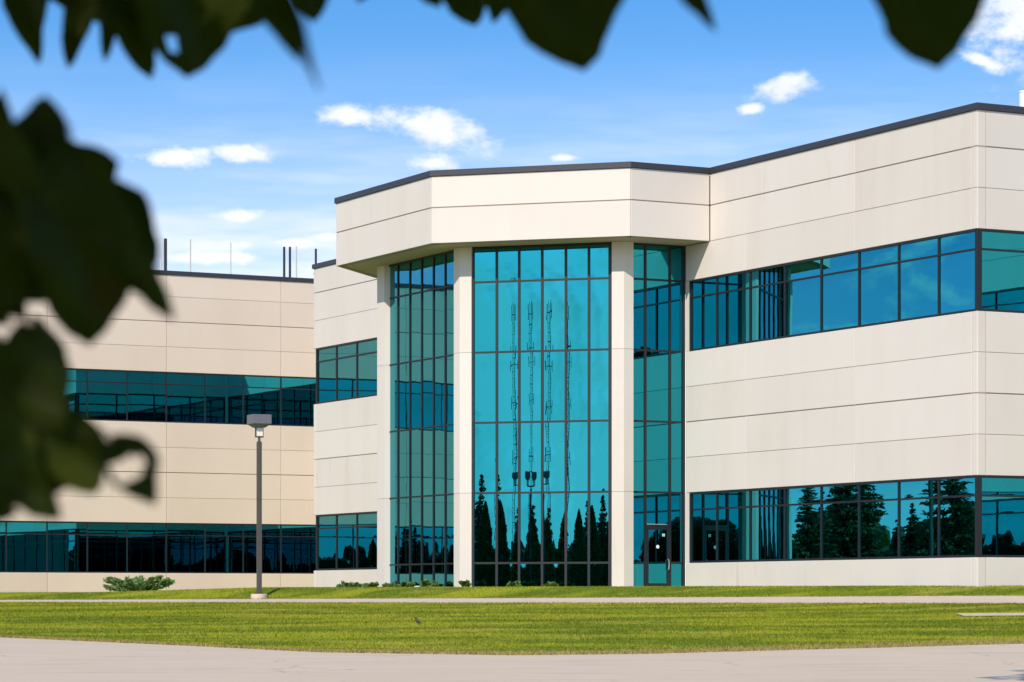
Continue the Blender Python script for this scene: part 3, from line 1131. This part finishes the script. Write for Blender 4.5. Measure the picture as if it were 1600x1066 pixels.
# ------------------------------------------------------------------ lamp posts
def lamp_post(x, y, height, label, rz=0.0, twin=False):
    z = ground_z(x, y)
    r = empty('street_lamp', (x, y, z))
    r.rotation_euler = (0, 0, rz)
    tag(r, label, 'street lamp')

    def part(mb, nm, mat, par=r):
        me = mesh(nm, mb.v, mb.f)
        me.materials.append(M[mat])
        o = bpy.data.objects.new(nm, me)
        COL.objects.link(o)
        o.parent = par
        return o
    b = MB()
    b.tube([(0, 0, -0.25), (0, 0, 0.14), (0, 0, 0.16)], [0.30, 0.30, 0.28], 18)
    part(b, 'footing', 'path')
    b = MB()
    b.box((-0.14, -0.14, 0.16), (0.14, 0.14, 0.185))
    b.box((-0.105, -0.105, 0.185), (0.105, 0.105, 0.22))
    part(b, 'base_plate', 'pole')
    hp = height - 0.96
    b = MB()
    b.box((-0.075, -0.075, 0.22), (0.075, 0.075, hp))
    b.box((-0.055, -0.055, hp), (0.055, 0.055, hp + 0.03))
    b.tube([(0, 0, hp + 0.03), (0, 0, hp + 0.16)], 0.045, 10)
    part(b, 'pole', 'pole')
    offs = (-0.42, 0.42) if twin else (0.0,)
    if twin:
        b = MB()
        b.box((-0.5, -0.03, hp + 0.12), (0.5, 0.03, hp + 0.18))
        part(b, 'cross_arm', 'pole')
    for ox in offs:
        b = MB()
        yk = hp + 0.16
        b.box((ox - 0.15, -0.03, yk), (ox + 0.15, 0.03, yk + 0.04))
        b.box((ox - 0.15, -0.03, yk + 0.04), (ox - 0.115, 0.03, yk + 0.40))
        b.box((ox + 0.115, -0.03, yk + 0.04), (ox + 0.15, 0.03, yk + 0.40))
        part(b, 'yoke', 'pole')
        b = MB()
        b.box((ox - 0.105, -0.09, yk + 0.05), (ox + 0.105, 0.09, yk + 0.34))
        part(b, 'lens', 'lens')
        b = MB()
        a, c, z0, z1, z2 = 0.34, 0.17, yk + 0.345, yk + 0.48, height
        vs = []
        for s_, zz in ((c, z0), (a, z1), (a, z2 - 0.015), (a - 0.015, z2)):
            vs += [(ox - s_, -s_, zz), (ox + s_, -s_, zz), (ox + s_, s_, zz), (ox - s_, s_, zz)]
        fs = [(3, 2, 1, 0), (12, 13, 14, 15)]
        for lv in (0, 4, 8):
            fs += [(lv + i, lv + (i + 1) % 4, lv + 4 + (i + 1) % 4, lv + 4 + i) for i in range(4)]
        b.add(vs, fs)
        b.box((ox - 0.006 - 0.10, -a - 0.006, z1), (ox + 0.006 - 0.10, -a + 0.002, z2 - 0.02))
        part(b, 'lamp_head', 'head')
    return r


lp = ground_hit(405, 935.5)
lamp_post(lp[0], lp[1] + 0.0, (935.5 - 648.5) / FPX * lp[1], 'square bronze lamp post with a grey box head beside the driveway', math.radians(24))

# ------------------------------------------------------------------ trees that the glass mirrors
spr_cache = []


def spruce_parts(H, R, seed):
    rg = random.Random(seed)
    pts, dirs = [], []
    z = 0.35
    while z < H - 0.1:
        fr = z / H
        r = R * (1 - fr) ** 0.85 * rg.uniform(0.8, 1.1) + 0.05
        nb_ = max(5, int(15 * (1 - fr) + 5))
        for k in range(nb_):
            a = rg.uniform(0, 6.283)
            L = r * rg.uniform(0.75, 1.15)
            steps = max(3, int(L / 0.16))
            for s_ in range(1, steps + 1):
                q = s_ / steps
                rad = L * q
                zz = z - 0.28 * L * q + 0.16 * L * q * q
                for _ in range(3):
                    pts.append((math.cos(a) * rad + rg.gauss(0, 0.10), math.sin(a) * rad + rg.gauss(0, 0.10), zz + rg.gauss(0, 0.07)))
                    dirs.append((math.cos(a), math.sin(a), -0.15))
        z += 0.30 + 0.12 * (1 - fr)
    return pts, dirs


def make_tree(name, kind, H, R, seed):
    r = empty(name)
    mb = MB()
    if kind == 'spruce':
        mb.tube([(0, 0, -0.1), (0, 0, H * 0.5), (0, 0, H * 0.99)], [0.16, 0.09, 0.01], 8)
        mb.obj('trunk', 'bark', r)
        p, d = spruce_parts(H, R, seed)
        leaf_cloud('crown', p, 0.20, 'spruce', r, dirs=d, elong=2.0)
    elif kind == 'cedar':
        mb.tube([(0, 0, -0.1), (0, 0, H * 0.9)], [0.10, 0.01], 8)
        mb.obj('trunk', 'bark', r)
        n = 5200
        t = rng.uniform(0, 1, n)
        prof = np.sin(np.clip(t, 0, 1) ** 0.55 * math.pi * 0.97 + 0.09) ** 0.7
        a = rng.uniform(0, 2 * math.pi, n)
        lump = 1 + 0.14 * np.sin(a * 5 + t * 17) + 0.08 * np.sin(a * 3 - t * 31)
        rad = R * prof * lump * np.sqrt(rng.uniform(0.35, 1, n))
        p = np.stack([np.cos(a) * rad, np.sin(a) * rad, 0.1 + t * (H - 0.1)], 1)
        d = np.stack([np.cos(a) * 0.4, np.sin(a) * 0.4, np.ones(n)], 1)
        leaf_cloud('crown', p, 0.15, 'cedar', r, dirs=d, elong=1.8)
    return r


def copy_tree(src):
    r = src.copy()
    COL.objects.link(r)
    for ch in src.children:
        c = ch.copy()
        COL.objects.link(c)
        c.parent = r
    return r


def place(o, x, y, s=1.0, rz=0.0, label=None, cat=None, group=None):
    o.location = (x, y, ground_z(x, y))
    o.scale = (s, s, s)
    o.rotation_euler = (0, 0, rz)
    return tag(o, label, cat, group)


MR = np.array([1.0, 106.0])                       # middle of the central glass
RD_ = np.array([-0.565, -0.825])                  # where it looks
RL_ = np.array([0.825, -0.565])
spA = make_tree('spruce_tree', 'spruce', 9.6, 2.7, 3)
spB = make_tree('spruce_tree', 'spruce', 8.8, 3.0, 11)
spec = [(74, -8.0, 0.98, 'tall spruce mirrored at the left edge of the central glass'), (78, -3.6, 1.06, 'slender spruce mirrored in the second bay of the central glass'),
        (84, 0.4, 0.80, 'spruce mirrored low behind the twin lamp in the central glass'), (73, 4.6, 0.90, 'spruce mirrored in the fifth bay of the central glass'),
        (69, 8.0, 1.02, 'broad spruce mirrored at the right edge of the central glass')]
usedA = usedB = False
for i, (d, l, s, lab) in enumerate(spec):
    src = spA if i % 2 == 0 else spB
    first = (i < 2)
    o = src if first else copy_tree(src)
    p = MR + RD_ * d + RL_ * l
    place(o, p[0], p[1], s, i * 1.3, lab, 'tree', 'spruces across the road')
cd = make_tree('cedar_tree', 'cedar', 6.0, 1.25, 5)
names = ['first', 'second', 'third', 'fourth', 'fifth', 'sixth', 'seventh']
for i in range(7):
    o = cd if i == 0 else copy_tree(cd)
    p = MR + RD_ * (52 + (i % 3) * 1.1) + RL_ * (-7.5 + 2.5 * i)
    place(o, p[0], p[1], [1.0, 0.93, 1.06, 0.9, 1.0, 0.95, 1.03][i], i * 0.9,
          '%s columnar cedar of the clipped row mirrored in the central glass' % names[i], 'tree', 'columnar cedars across the road')
pl_ = MR + RD_ * 44 + RL_ * -0.3
lamp_post(pl_[0], pl_[1], 7.3, 'twin headed lamp post mirrored in the central glass', math.atan2(RL_[1], RL_[0]), twin=True)
side = [(-51, 120.5, 1.05, 'nearest spruce off the left wing, mirrored in right ground floor windows'), (-53, 125.5, 1.0, 'second spruce off the left wing, mirrored in right ground floor windows'),
        (-60, 135.5, 1.12, 'farthest spruce off the left wing, mirrored in right ground floor windows'),
        (-62, 117.0, 1.1, 'tall spruce standing well clear of the left wing, mirrored in right windows'),
        (-57, 121.5, 1.15, 'broad spruce just behind the nearest spruce off the left wing'),
        (-55, 129.0, 0.62, 'short spruce in the gap between the taller spruces off the left wing'), (-49.5, 132.5, 0.75, 'smallest spruce close to the end wall of the left wing')]
for i, (x, y, s, lab) in enumerate(side):
    o = copy_tree(spB if i % 2 else spA)
    place(o, x, y, s, i * 2.1, lab, 'tree', 'spruces off the left wing')

# lattice radio mast far behind
tw = MR + RD_ * 255 + RL_ * 1.5
tr_ = empty('radio_mast', (tw[0], tw[1], ground_z(tw[0], tw[1])))
tag(tr_, 'slim lattice radio mast mirrored again and again in the central glass', 'radio mast')
mb = MB()
H = 38.0
legs = [(math.cos(a) * 0.75, math.sin(a) * 0.75) for a in (0.3, 2.39, 4.49)]
for lx, ly in legs:
    mb.tube([(lx, ly, 0), (lx, ly, H)], 0.07, 5)
z = 0.0
while z < H - 1.3:
    for i in range(3):
        a, b = legs[i], legs[(i + 1) % 3]
        mb.tube([(*a, z), (*b, z + 1.3)], 0.035, 4)
        mb.tube([(*a, z), (*b, z)], 0.03, 4)
    z += 1.3
mb.obj('lattice', 'steel', tr_)
for zz, w_ in ((36.5, 1.4), (31, 2.0), (25, 1.6), (19, 1.5)):
    mb = MB()
    mb.tube([(-w_, 0, zz), (w_, 0.2, zz)], 0.06, 5)
    for k in (-1, 0.9):
        mb.tube([(w_ * k, 0.1, zz - 0.9), (w_ * k, 0.1, zz + 1.0)], 0.14, 6)
    mb.obj('antenna', 'steel', tr_)

# far wood closing the horizon behind the camera
wb = MB()
bm = bmesh.new()
bmesh.ops.create_icosphere(bm, subdivisions=3, radius=1.0)
bm.verts.ensure_lookup_table()
bv = np.array([v.co[:] for v in bm.verts])
bf = [tuple(v.index for v in f.verts) for f in bm.faces]
bm.free()
az = 0.75
fz = []
while az < 2 * math.pi - 0.75:
    for _ in range(2):
        rr = random.uniform(270, 330)
        cx_, cy_ = math.sin(az) * rr, math.cos(az) * rr + 20
        hh = random.uniform(7, 13)
        ww = hh * random.uniform(0.32, 0.5)
        ph = rng.uniform(0, 6.28, 3)
        d = 1 + 0.13 * np.sin(bv[:, 0] * 7 + ph[0]) * np.sin(bv[:, 1] * 6 + ph[1]) + 0.10 * np.sin(bv[:, 2] * 11 + ph[2]) + rng.normal(0, 0.05, len(bv))
        vv = bv * d[:, None] * np.array([ww, ww, hh / 2]) + np.array([cx_, cy_, EZ - 1.6 + hh * 0.48])
        wb.add(vv, bf)
    az += random.uniform(0.016, 0.03)
wd = wb.obj('wood', 'crown')
tag(wd, 'far belt of dark trees along the horizon', 'wood', kind='stuff')

# ------------------------------------------------------------------ shade tree right of the road, its crown above the frame, its shadow on the road
st_ = empty('shade_tree', (9.2, 33.0, ground_z(9.2, 33.0)))
tag(st_, 'tall shade tree right of the view whose shadow touches the road corner', 'tree')
mb = MB()
mb.tube([(0, 0, -0.1), (0.05, 0, 3), (-0.2, 0.1, 8), (-1.0, 0.4, 12.5)], [0.28, 0.22, 0.16, 0.06], 10)
for k in range(9):
    a = k * 0.9
    mb.tube([(-0.3, 0.1, 8.0 + 0.4 * k), (-0.8 + math.cos(a) * 1.6, 0.2 + math.sin(a) * 1.6, 9.8 + 0.4 * k), (-1.5 + math.cos(a) * 3.0, 0.4 + math.sin(a) * 3.0, 11 + 0.45 * k)], [0.09, 0.05, 0.015], 6)
mb.obj('trunk', 'bark', st_)
p = rng.normal(0, 1, (9000, 3))
p /= np.linalg.norm(p, axis=1)[:, None]
rad = rng.uniform(0.3, 1, (9000, 1)) ** 0.45
lump = 1 + 0.22 * np.sin(p[:, :1] * 7 + 1) * np.sin(p[:, 1:2] * 6) + 0.12 * np.sin(p[:, 2:3] * 11)
p = p * rad * lump * np.array([[3.6, 3.6, 2.9]]) + np.array([[-3.2, 0.9, 13.6]])
leaf_cloud('crown', p, 0.30, 'crown', st_)

# ------------------------------------------------------------------ shrubs along the wall
def shrub(px, py, wpx, hpx, kind, label, seed):
    g = ground_hit(px, py)
    if py > 924:
        pass
    s = FPX / g[1]
    return g, wpx / s, hpx / s


def juniper(x, y, w, h, label, n=26, mat='juniper', spiky=True, size=0.085):
    r = empty('juniper_shrub' if mat == 'juniper' else 'low_shrub', (x, y, ground_z(x, y)))
    tag(r, label, 'shrub', 'shrubs along the facade')
    mb = MB()
    pts, dirs = [], []
    for k in range(n):
        a = random.uniform(0, 6.283)
        L = w / 2 * random.uniform(0.45, 1.05)
        top = h * random.uniform(0.35, 0.95) * (1.15 - 0.35 * L / (w / 2))
        P = [Vector((0, 0, 0.02)), Vector((math.cos(a) * L * 0.4, math.sin(a) * L * 0.4, top * 0.55)), Vector((math.cos(a) * L * 0.8, math.sin(a) * L * 0.8, top * 0.85)),
             Vector((math.cos(a) * L, math.sin(a) * L, top))]
        mb.tube(P, [0.02, 0.014, 0.009, 0.004], 5)
        for q in np.linspace(0.22, 1.04, 18):
            i = min(2, int(q * 3))
            b = P[i].lerp(P[i + 1], min(1.15, q * 3 - i))
            sp_ = (0.06 if spiky else 0.09) * w / 3 * (1.35 - q)
            for _ in range(7):
                pts.append((b.x + random.gauss(0, sp_ + .02), b.y + random.gauss(0, sp_ + .02), max(0.03, b.z + random.gauss(0, sp_ * 0.7 + .015))))
                dirs.append((math.cos(a), math.sin(a), 0.5))
    mb.obj('stem', 'bark', r)
    leaf_cloud('foliage', pts, size, mat, r, dirs=dirs, elong=2.4 if spiky else 1.3)
    return r


jy = 140.0
jx = (220 - CX) / FPX * jy
juniper(jx, jy, 3.25, 1.02, 'wide spreading juniper in front of the far left wing', 60, size=0.075)


def front(px, dist=0.7):
    """a spot in front of the tower or block wall for image column px"""
    if px < 597:
        return None
    if px < 712:
        p = hit(px, P1 + BD * (1.45 - dist), AD)[0]
    else:
        p = hit(px, P1 + ND * (1.42 - dist), CD)[0]
    return p


# the beds at the foot of the tower
bed = [(546, 38, 9, 'juniper', 'low juniper mat beside the block wall, leftmost at the glass tower'), (580, 24, 9, 'bush', 'small ragged shrub at the foot of the left pilaster'),
       (609, 20, 7, 'juniper', 'little juniper tuft under the left edge of slanting glass'), (634, 30, 9, 'bush', 'leafy shrub under the left half of the slanting glass'),
       (670, 28, 11, 'juniper', 'dense juniper clump under the right half of the slanting glass'), (727, 17, 11, 'bush', 'round shrub in front of the left concrete column'),
       (801, 26, 9, 'bush', 'pale leafy shrub under the second bay of central glass'), (861, 24, 8, 'bush', 'pale leafy shrub under the middle of central glass')]
for px, wp, hp_, mt, lab in bed:
    p = front(max(px, 600), 0.75)
    if px < 600:
        p = hit(px, P1 + BD * 0.8, AD)[0]
    s = FPX / p[1]
    juniper(p[0], p[1], wp / s, hp_ / s * 1.12, lab, 16, mt, mt == 'juniper', 0.075)


def stone(px, w, label):
    p = front(px, 0.95)
    bm = bmesh.new()
    bmesh.ops.create_icosphere(bm, subdivisions=2, radius=w / 2)
    for v in bm.verts:
        v.co *= 1 + 0.18 * math.sin(v.co.x * 40 + px) * math.cos(v.co.y * 33)
        v.co.z *= 0.55
    me = bpy.data.meshes.new('stone')
    bm.to_mesh(me)
    bm.free()
    me.materials.append(M['stone'])
    o = link('stone', me, None, (p[0], p[1], ground_z(p[0], p[1]) + w * 0.12))
    tag(o, label, 'stone', 'pale stones edging the bed')


stone(652, 0.26, 'largest pale stone between the two shrubs under slanting glass')
stone(619, 0.16, 'small pale stone left of the leafy shrub under slanting glass')
stone(684, 0.15, 'small pale stone right of the dense juniper clump')
stone(700, 0.12, 'tiny pale stone nearest to the left column')

# ------------------------------------------------------------------ bird on the lawn
bp = ground_hit(653, 978.0)
bz = ground_z(bp[0], bp[1])
bm = bmesh.new()
spine = [((-0.135, 0, 0.075), 0.004, 0.022), ((-0.09, 0, 0.085), 0.012, 0.024), ((-0.055, 0, 0.10), 0.032, 0.032), ((0.0, 0, 0.125), 0.047, 0.046), ((0.045, 0, 0.165), 0.043, 0.042),
         ((0.066, 0, 0.205), 0.028, 0.028), ((0.078, 0, 0.232), 0.029, 0.028), ((0.094, 0, 0.240), 0.022, 0.021), ((0.107, 0, 0.240), 0.009, 0.008), ((0.138, 0, 0.236), 0.002, 0.002)]
rings = []
for i, (c, rv, rh) in enumerate(spine):
    a = Vector(spine[max(0, i - 1)][0])
    b = Vector(spine[min(len(spine) - 1, i + 1)][0])
    d = (b - a).normalized()
    s_ = Vector((0, 1, 0))
    u_ = d.cross(s_).normalized()
    rings.append([bm.verts.new(Vector(c) + u_ * (rv * math.cos(2 * math.pi * k / 12)) + s_ * (rh * math.sin(2 * math.pi * k / 12))) for k in range(12)])
for i in range(len(rings) - 1):
    for k in range(12):
        bm.faces.new((rings[i][k], rings[i][(k + 1) % 12], rings[i + 1][(k + 1) % 12], rings[i + 1][k]))
bm.faces.new(rings[0])
bm.faces.new(rings[-1][::-1])
for sy in (-0.022, 0.022):
    prev = None
    for q in ((0.0, sy, 0.09), (-0.008, sy, 0.045), (0.004, sy, 0.004), (0.035, sy, 0.003)):
        ring = [bm.verts.new((q[0] + 0.005 * math.cos(2.094 * k), q[1] + 0.005 * math.sin(2.094 * k), q[2])) for k in range(3)]
        if prev:
            for k in range(3):
                bm.faces.new((prev[k], prev[(k + 1) % 3], ring[(k + 1) % 3], ring[k]))
        prev = ring
bmesh.ops.recalc_face_normals(bm, faces=bm.faces)
me = bpy.data.meshes.new('bird')
bm.to_mesh(me)
bm.free()
me.polygons.foreach_set('use_smooth', [True] * len(me.polygons))
me.materials.append(M['bird'])
bo = link('bird', me, None, (bp[0], bp[1], bz + 0.0))
bo.rotation_euler = (0, 0, math.radians(165))
bo.scale = (0.85, 0.85, 0.85)
tag(bo, 'small dark bird standing upright on the front lawn', 'bird')

# ------------------------------------------------------------------ the broad-leaved tree the camera stands under
def leaf_mesh(var, hole=None, rnd=False):
    """leaf of unit length along +y, unit width along x, folded at the midrib and curled"""
    rg = random.Random(100 + var)
    NS, NTt = 14, 8
    curl = rg.uniform(-0.22, 0.22)
    fold = rg.uniform(0.06, 0.2)
    skew = rg.uniform(-0.08, 0.08)
    e = rg.uniform(0.50, 0.66)
    ph1, ph2 = rg.uniform(0, 6.28), rg.uniform(0, 6.28)
    v = []
    for i in range(NS + 1):
        s = i / NS
        w = 0.5 * max(0.0, math.sin(math.pi * min(1.0, s ** e))) ** 0.82
        if rnd:
            w = 0.5 * max(0.0, math.sin(math.pi * min(1.0, s ** 0.86))) ** 0.62
        if s < 0.06:
            w = max(w, 0.06)
        wl = w * (1 + 0.10 * math.sin(9 * s + ph1) + 0.05 * math.sin(19 * s + ph2))
        wr = w * (1 + 0.10 * math.sin(8 * s + ph2) + 0.05 * math.sin(21 * s + ph1))
        for j in range(NTt + 1):
            a = 2 * j / NTt - 1
            ser = 1 + (0.012 * (1 if i % 2 else -1) + rg.uniform(-0.02, 0.02)) * (abs(a) > 0.99)
            x = a * (wl if a < 0 else wr) * ser + skew * math.sin(math.pi * s)
            y = s - 0.09 * (abs(a) ** 1.5) * (1 - s) * (1 if s < 0.3 else 0.4)
            z = fold * abs(x) + curl * (s - 0.4) ** 2 + 0.02 * math.sin(9 * s + 4 * a)
            v.append((x, y, z))
    n = NTt + 1
    f = []
    for i in range(NS):
        for j in range(NTt):
            if hole:
                sc, ac, rr_ = hole
                if ((i + 0.5) / NS - sc) ** 2 + (0.5 * ((j + 0.5) / NTt - 0.5 - ac)) ** 2 < rr_ ** 2:
                    continue
            f.append((i * n + j, i * n + j + 1, (i + 1) * n + j + 1, (i + 1) * n + j))
    me = mesh('leaf', v, f, True)
    me.materials.append(M['leaf'])
    return me


LEAVES = [leaf_mesh(k) for k in range(7)] + [leaf_mesh(k, None, True) for k in range(7, 12)]
HOLED = [leaf_mesh(20, (0.80, 0.20, 0.055), True), leaf_mesh(21, (0.42, 0.10, 0.16)), leaf_mesh(22, (0.5, -0.1, 0.055))]
tree = empty('broadleaf_tree', (-2.6, 1.2, ground_z(-2.6, 1.2)))
tag(tree, 'leafy tree over the camera whose dark leaves frame the top and left', 'tree')
TO = Vector(tree.location)


def P3d(px, py, y):
    return Vector(((px - CX) / FPX * y, y, EZ + (HY - py) / FPX * y))


mb = MB()
tz = [(0, 0, -0.2), (0.05, 0, 1.2), (0.0, 0.1, 2.6), (0.15, 0.15, 4.4), (0.1, 0.1, 6.0)]
mb.tube(tz, [0.20, 0.16, 0.14, 0.10, 0.05], 12)
limb = [Vector(q) - TO for q in ((-2.6, 1.3, EZ + 1.5), (-1.9, 2.2, EZ + 1.35), (-1.1, 3.1, EZ + 1.12), (-0.4, 3.7, EZ + 0.98), (0.4, 3.9, EZ + 0.97), (1.2, 3.8, EZ + 1.0))]
mb.tube(limb, [0.06, 0.045, 0.03, 0.02, 0.014, 0.006], 8)
limb2 = [Vector(q) - TO for q in ((-2.6, 1.3, EZ + 0.55), (-1.7, 2.2, EZ + 0.62), (-0.95, 2.8, EZ + 0.52), (-0.66, 3.05, EZ + 0.40), (-0.62, 3.1, EZ + 0.20), (-0.6, 3.1, EZ + 0.08))]
mb.tube(limb2, [0.045, 0.032, 0.02, 0.012, 0.008, 0.004], 8)
mb.obj('trunk', 'bark', tree)

LL = [  # base px, tip px, width px, distance, mesh, tilt
    ((40, -75), (57, 99), 78, 4.2, 0), ((150, -85), (108, 109), 50, 4.2, 10), ((190, -60), (165, 98), 36, 4.2, 11), ((190, -110), (232, 121), 78, 4.1, 8), ((215, -80), (215, 75), 70, 4.15, 7),
    ((60, -70), (250, 28), 90, 4.3, 4), ((330, -70), (130, 26), 90, 4.3, 5), ((430, -70), (230, 50), 120, 4.0, 6),
    ((320, -130), (292, 122), 185, 3.7, 'h0'), ((395, -70), (468, 97), 52, 3.1, 1), ((385, -90), (503, 134), 34, 2.6, 2), ((250, -90), (378, 45), 130, 3.8, 8), ((120, -120), (200, 40), 120, 4.2, 7), ((20, -90), (150, 15), 90, 4.3, 9),
    ((490, -95), (488, 37), 72, 4.0, 11), ((590, -50), (560, 6), 46, 4.2, 5), ((640, -50), (689, 11), 60, 4.2, 6), ((720, -90), (745, 41), 88, 4.4, 10),
    ((800, -60), (768, 34), 70, 4.3, 2), ((860, -60), (805, 38), 60, 2.8, 3), ((872, -150), (912, 110), 190, 3.5, 7), ((835, -120), (842, 80), 90, 3.6, 8),
    ((1045, -70), (1120, 50), 40, 3.2, 5), ((1436, -170), (1464, 105), 205, 3.3, 9),
    # left cluster
    ((45, 300), (74, 150), 100, 3.0, 10), ((70, 275), (248, 404), 150, 3.0, 8), ((20, 300), (186, 252), 130, 3.05, 11), ((60, 330), (200, 300), 120, 3.05, 7), ((115, 250), (142, 541), 175, 2.9, 9), ((-40, 300), (190, 450), 240, 3.1, 5),
    ((185, 395), (273, 502), 60, 2.8, 6), ((-70, 190), (60, 450), 190, 2.9, 'h2'), ((-30, 330), (2, 138), 90, 3.0, 1), ((-60, 380), (40, 500), 120, 2.9, 2),
    ((40, 280), (225, 400), 150, 3.05, 6), ((-30, 300), (120, 330), 200, 3.1, 1), ((-60, 430), (20, 510), 90, 2.95, 4), ((110, 300), (222, 452), 130, 3.0, 2), ((20, 380), (100, 470), 120, 3.1, 0),
    # lower cluster
    ((45, 508), (90, 672), 118, 2.9, 7), ((-70, 580), (60, 660), 120, 3.0, 5), ((0, 560), (70, 772), 125, 2.95, 0), ((-40, 640), (60, 790), 150, 2.9, 5), ((-10, 720), (97, 812), 100, 2.8, 6),
    ((98, 645), (150, 772), 100, 2.9, 10), ((40, 742), (170, 712), 90, 2.95, 4), ((175, 690), (244, 788), 88, 2.85, 'h1'), ((-60, 590), (30, 720), 150, 3.0, 2), ((-60, 790), (30, 802), 60, 2.9, 3),
    ((30, 700), (90, 770), 110, 2.95, 2), ((-30, 540), (75, 600), 70, 3.05, 1),
]
pet = MB()
for i, (b, t_, wpx, dist, var) in enumerate(LL):
    B3 = P3d(b[0], b[1], dist)
    T3 = P3d(t_[0], t_[1], dist - 0.03 + 0.06 * random.random())
    axis = (T3 - B3)
    L = axis.length
    yv = axis.normalized()
    view = Vector((0, -1, 0.05))
    zv = (view - yv * view.dot(yv)).normalized()
    zv = (Matrix.Rotation(random.uniform(-0.45, 0.45), 3, yv) @ zv).normalized()
    xv = yv.cross(zv).normalized()
    wd_ = wpx / FPX * dist
    me = HOLED[int(var[1])] if isinstance(var, str) else LEAVES[var]
    o = bpy.data.objects.new('leaf', me)
    COL.objects.link(o)
    o.parent = tree
    mat = Matrix((( xv.x * wd_, yv.x * L, zv.x * L, 0), (xv.y * wd_, yv.y * L, zv.y * L, 0), (xv.z * wd_, yv.z * L, zv.z * L, 0), (0, 0, 0, 1)))
    mat.translation = B3 - TO
    o.matrix_local = mat
    # stalk back to the nearest limb point
    best = min((limb[2:] if b[1] < 60 else limb2[2:]), key=lambda q: (q - (B3 - TO)).length)
    m0 = B3 - TO
    m1 = m0 - yv * L * 0.18
    pet.tube([m0 + yv * L * 0.03, m1, (m1 + best) / 2 + Vector((0, 0.02, 0.03)), best], [0.0013, 0.0014, 0.002, 0.003], 5)
pet.obj('twig', 'bark', tree)
# unseen crown over and behind the camera, added dense to shade the leaves in view
n = 26000
p = rng.normal(0, 1, (n, 3))
p /= np.linalg.norm(p, axis=1)[:, None]
p *= rng.uniform(0.15, 1, (n, 1)) ** 0.4
p = p * np.array([[4.0, 4.4, 3.0]]) + np.array([[-1.0, 0.0, EZ + 3.0]])
zrel = p[:, 2] - EZ
ok = zrel > np.maximum(1.0, 0.235 * np.maximum(p[:, 1], 0) + 0.45)
ok |= (p[:, 1] < -0.6) & (zrel > 0.1)
p = p[ok] - np.array([[TO.x, TO.y, TO.z]])
cr = leaf_cloud('crown', p, 0.14, 'crown', tree, elong=1.4)
cr['kind'] = 'stuff'
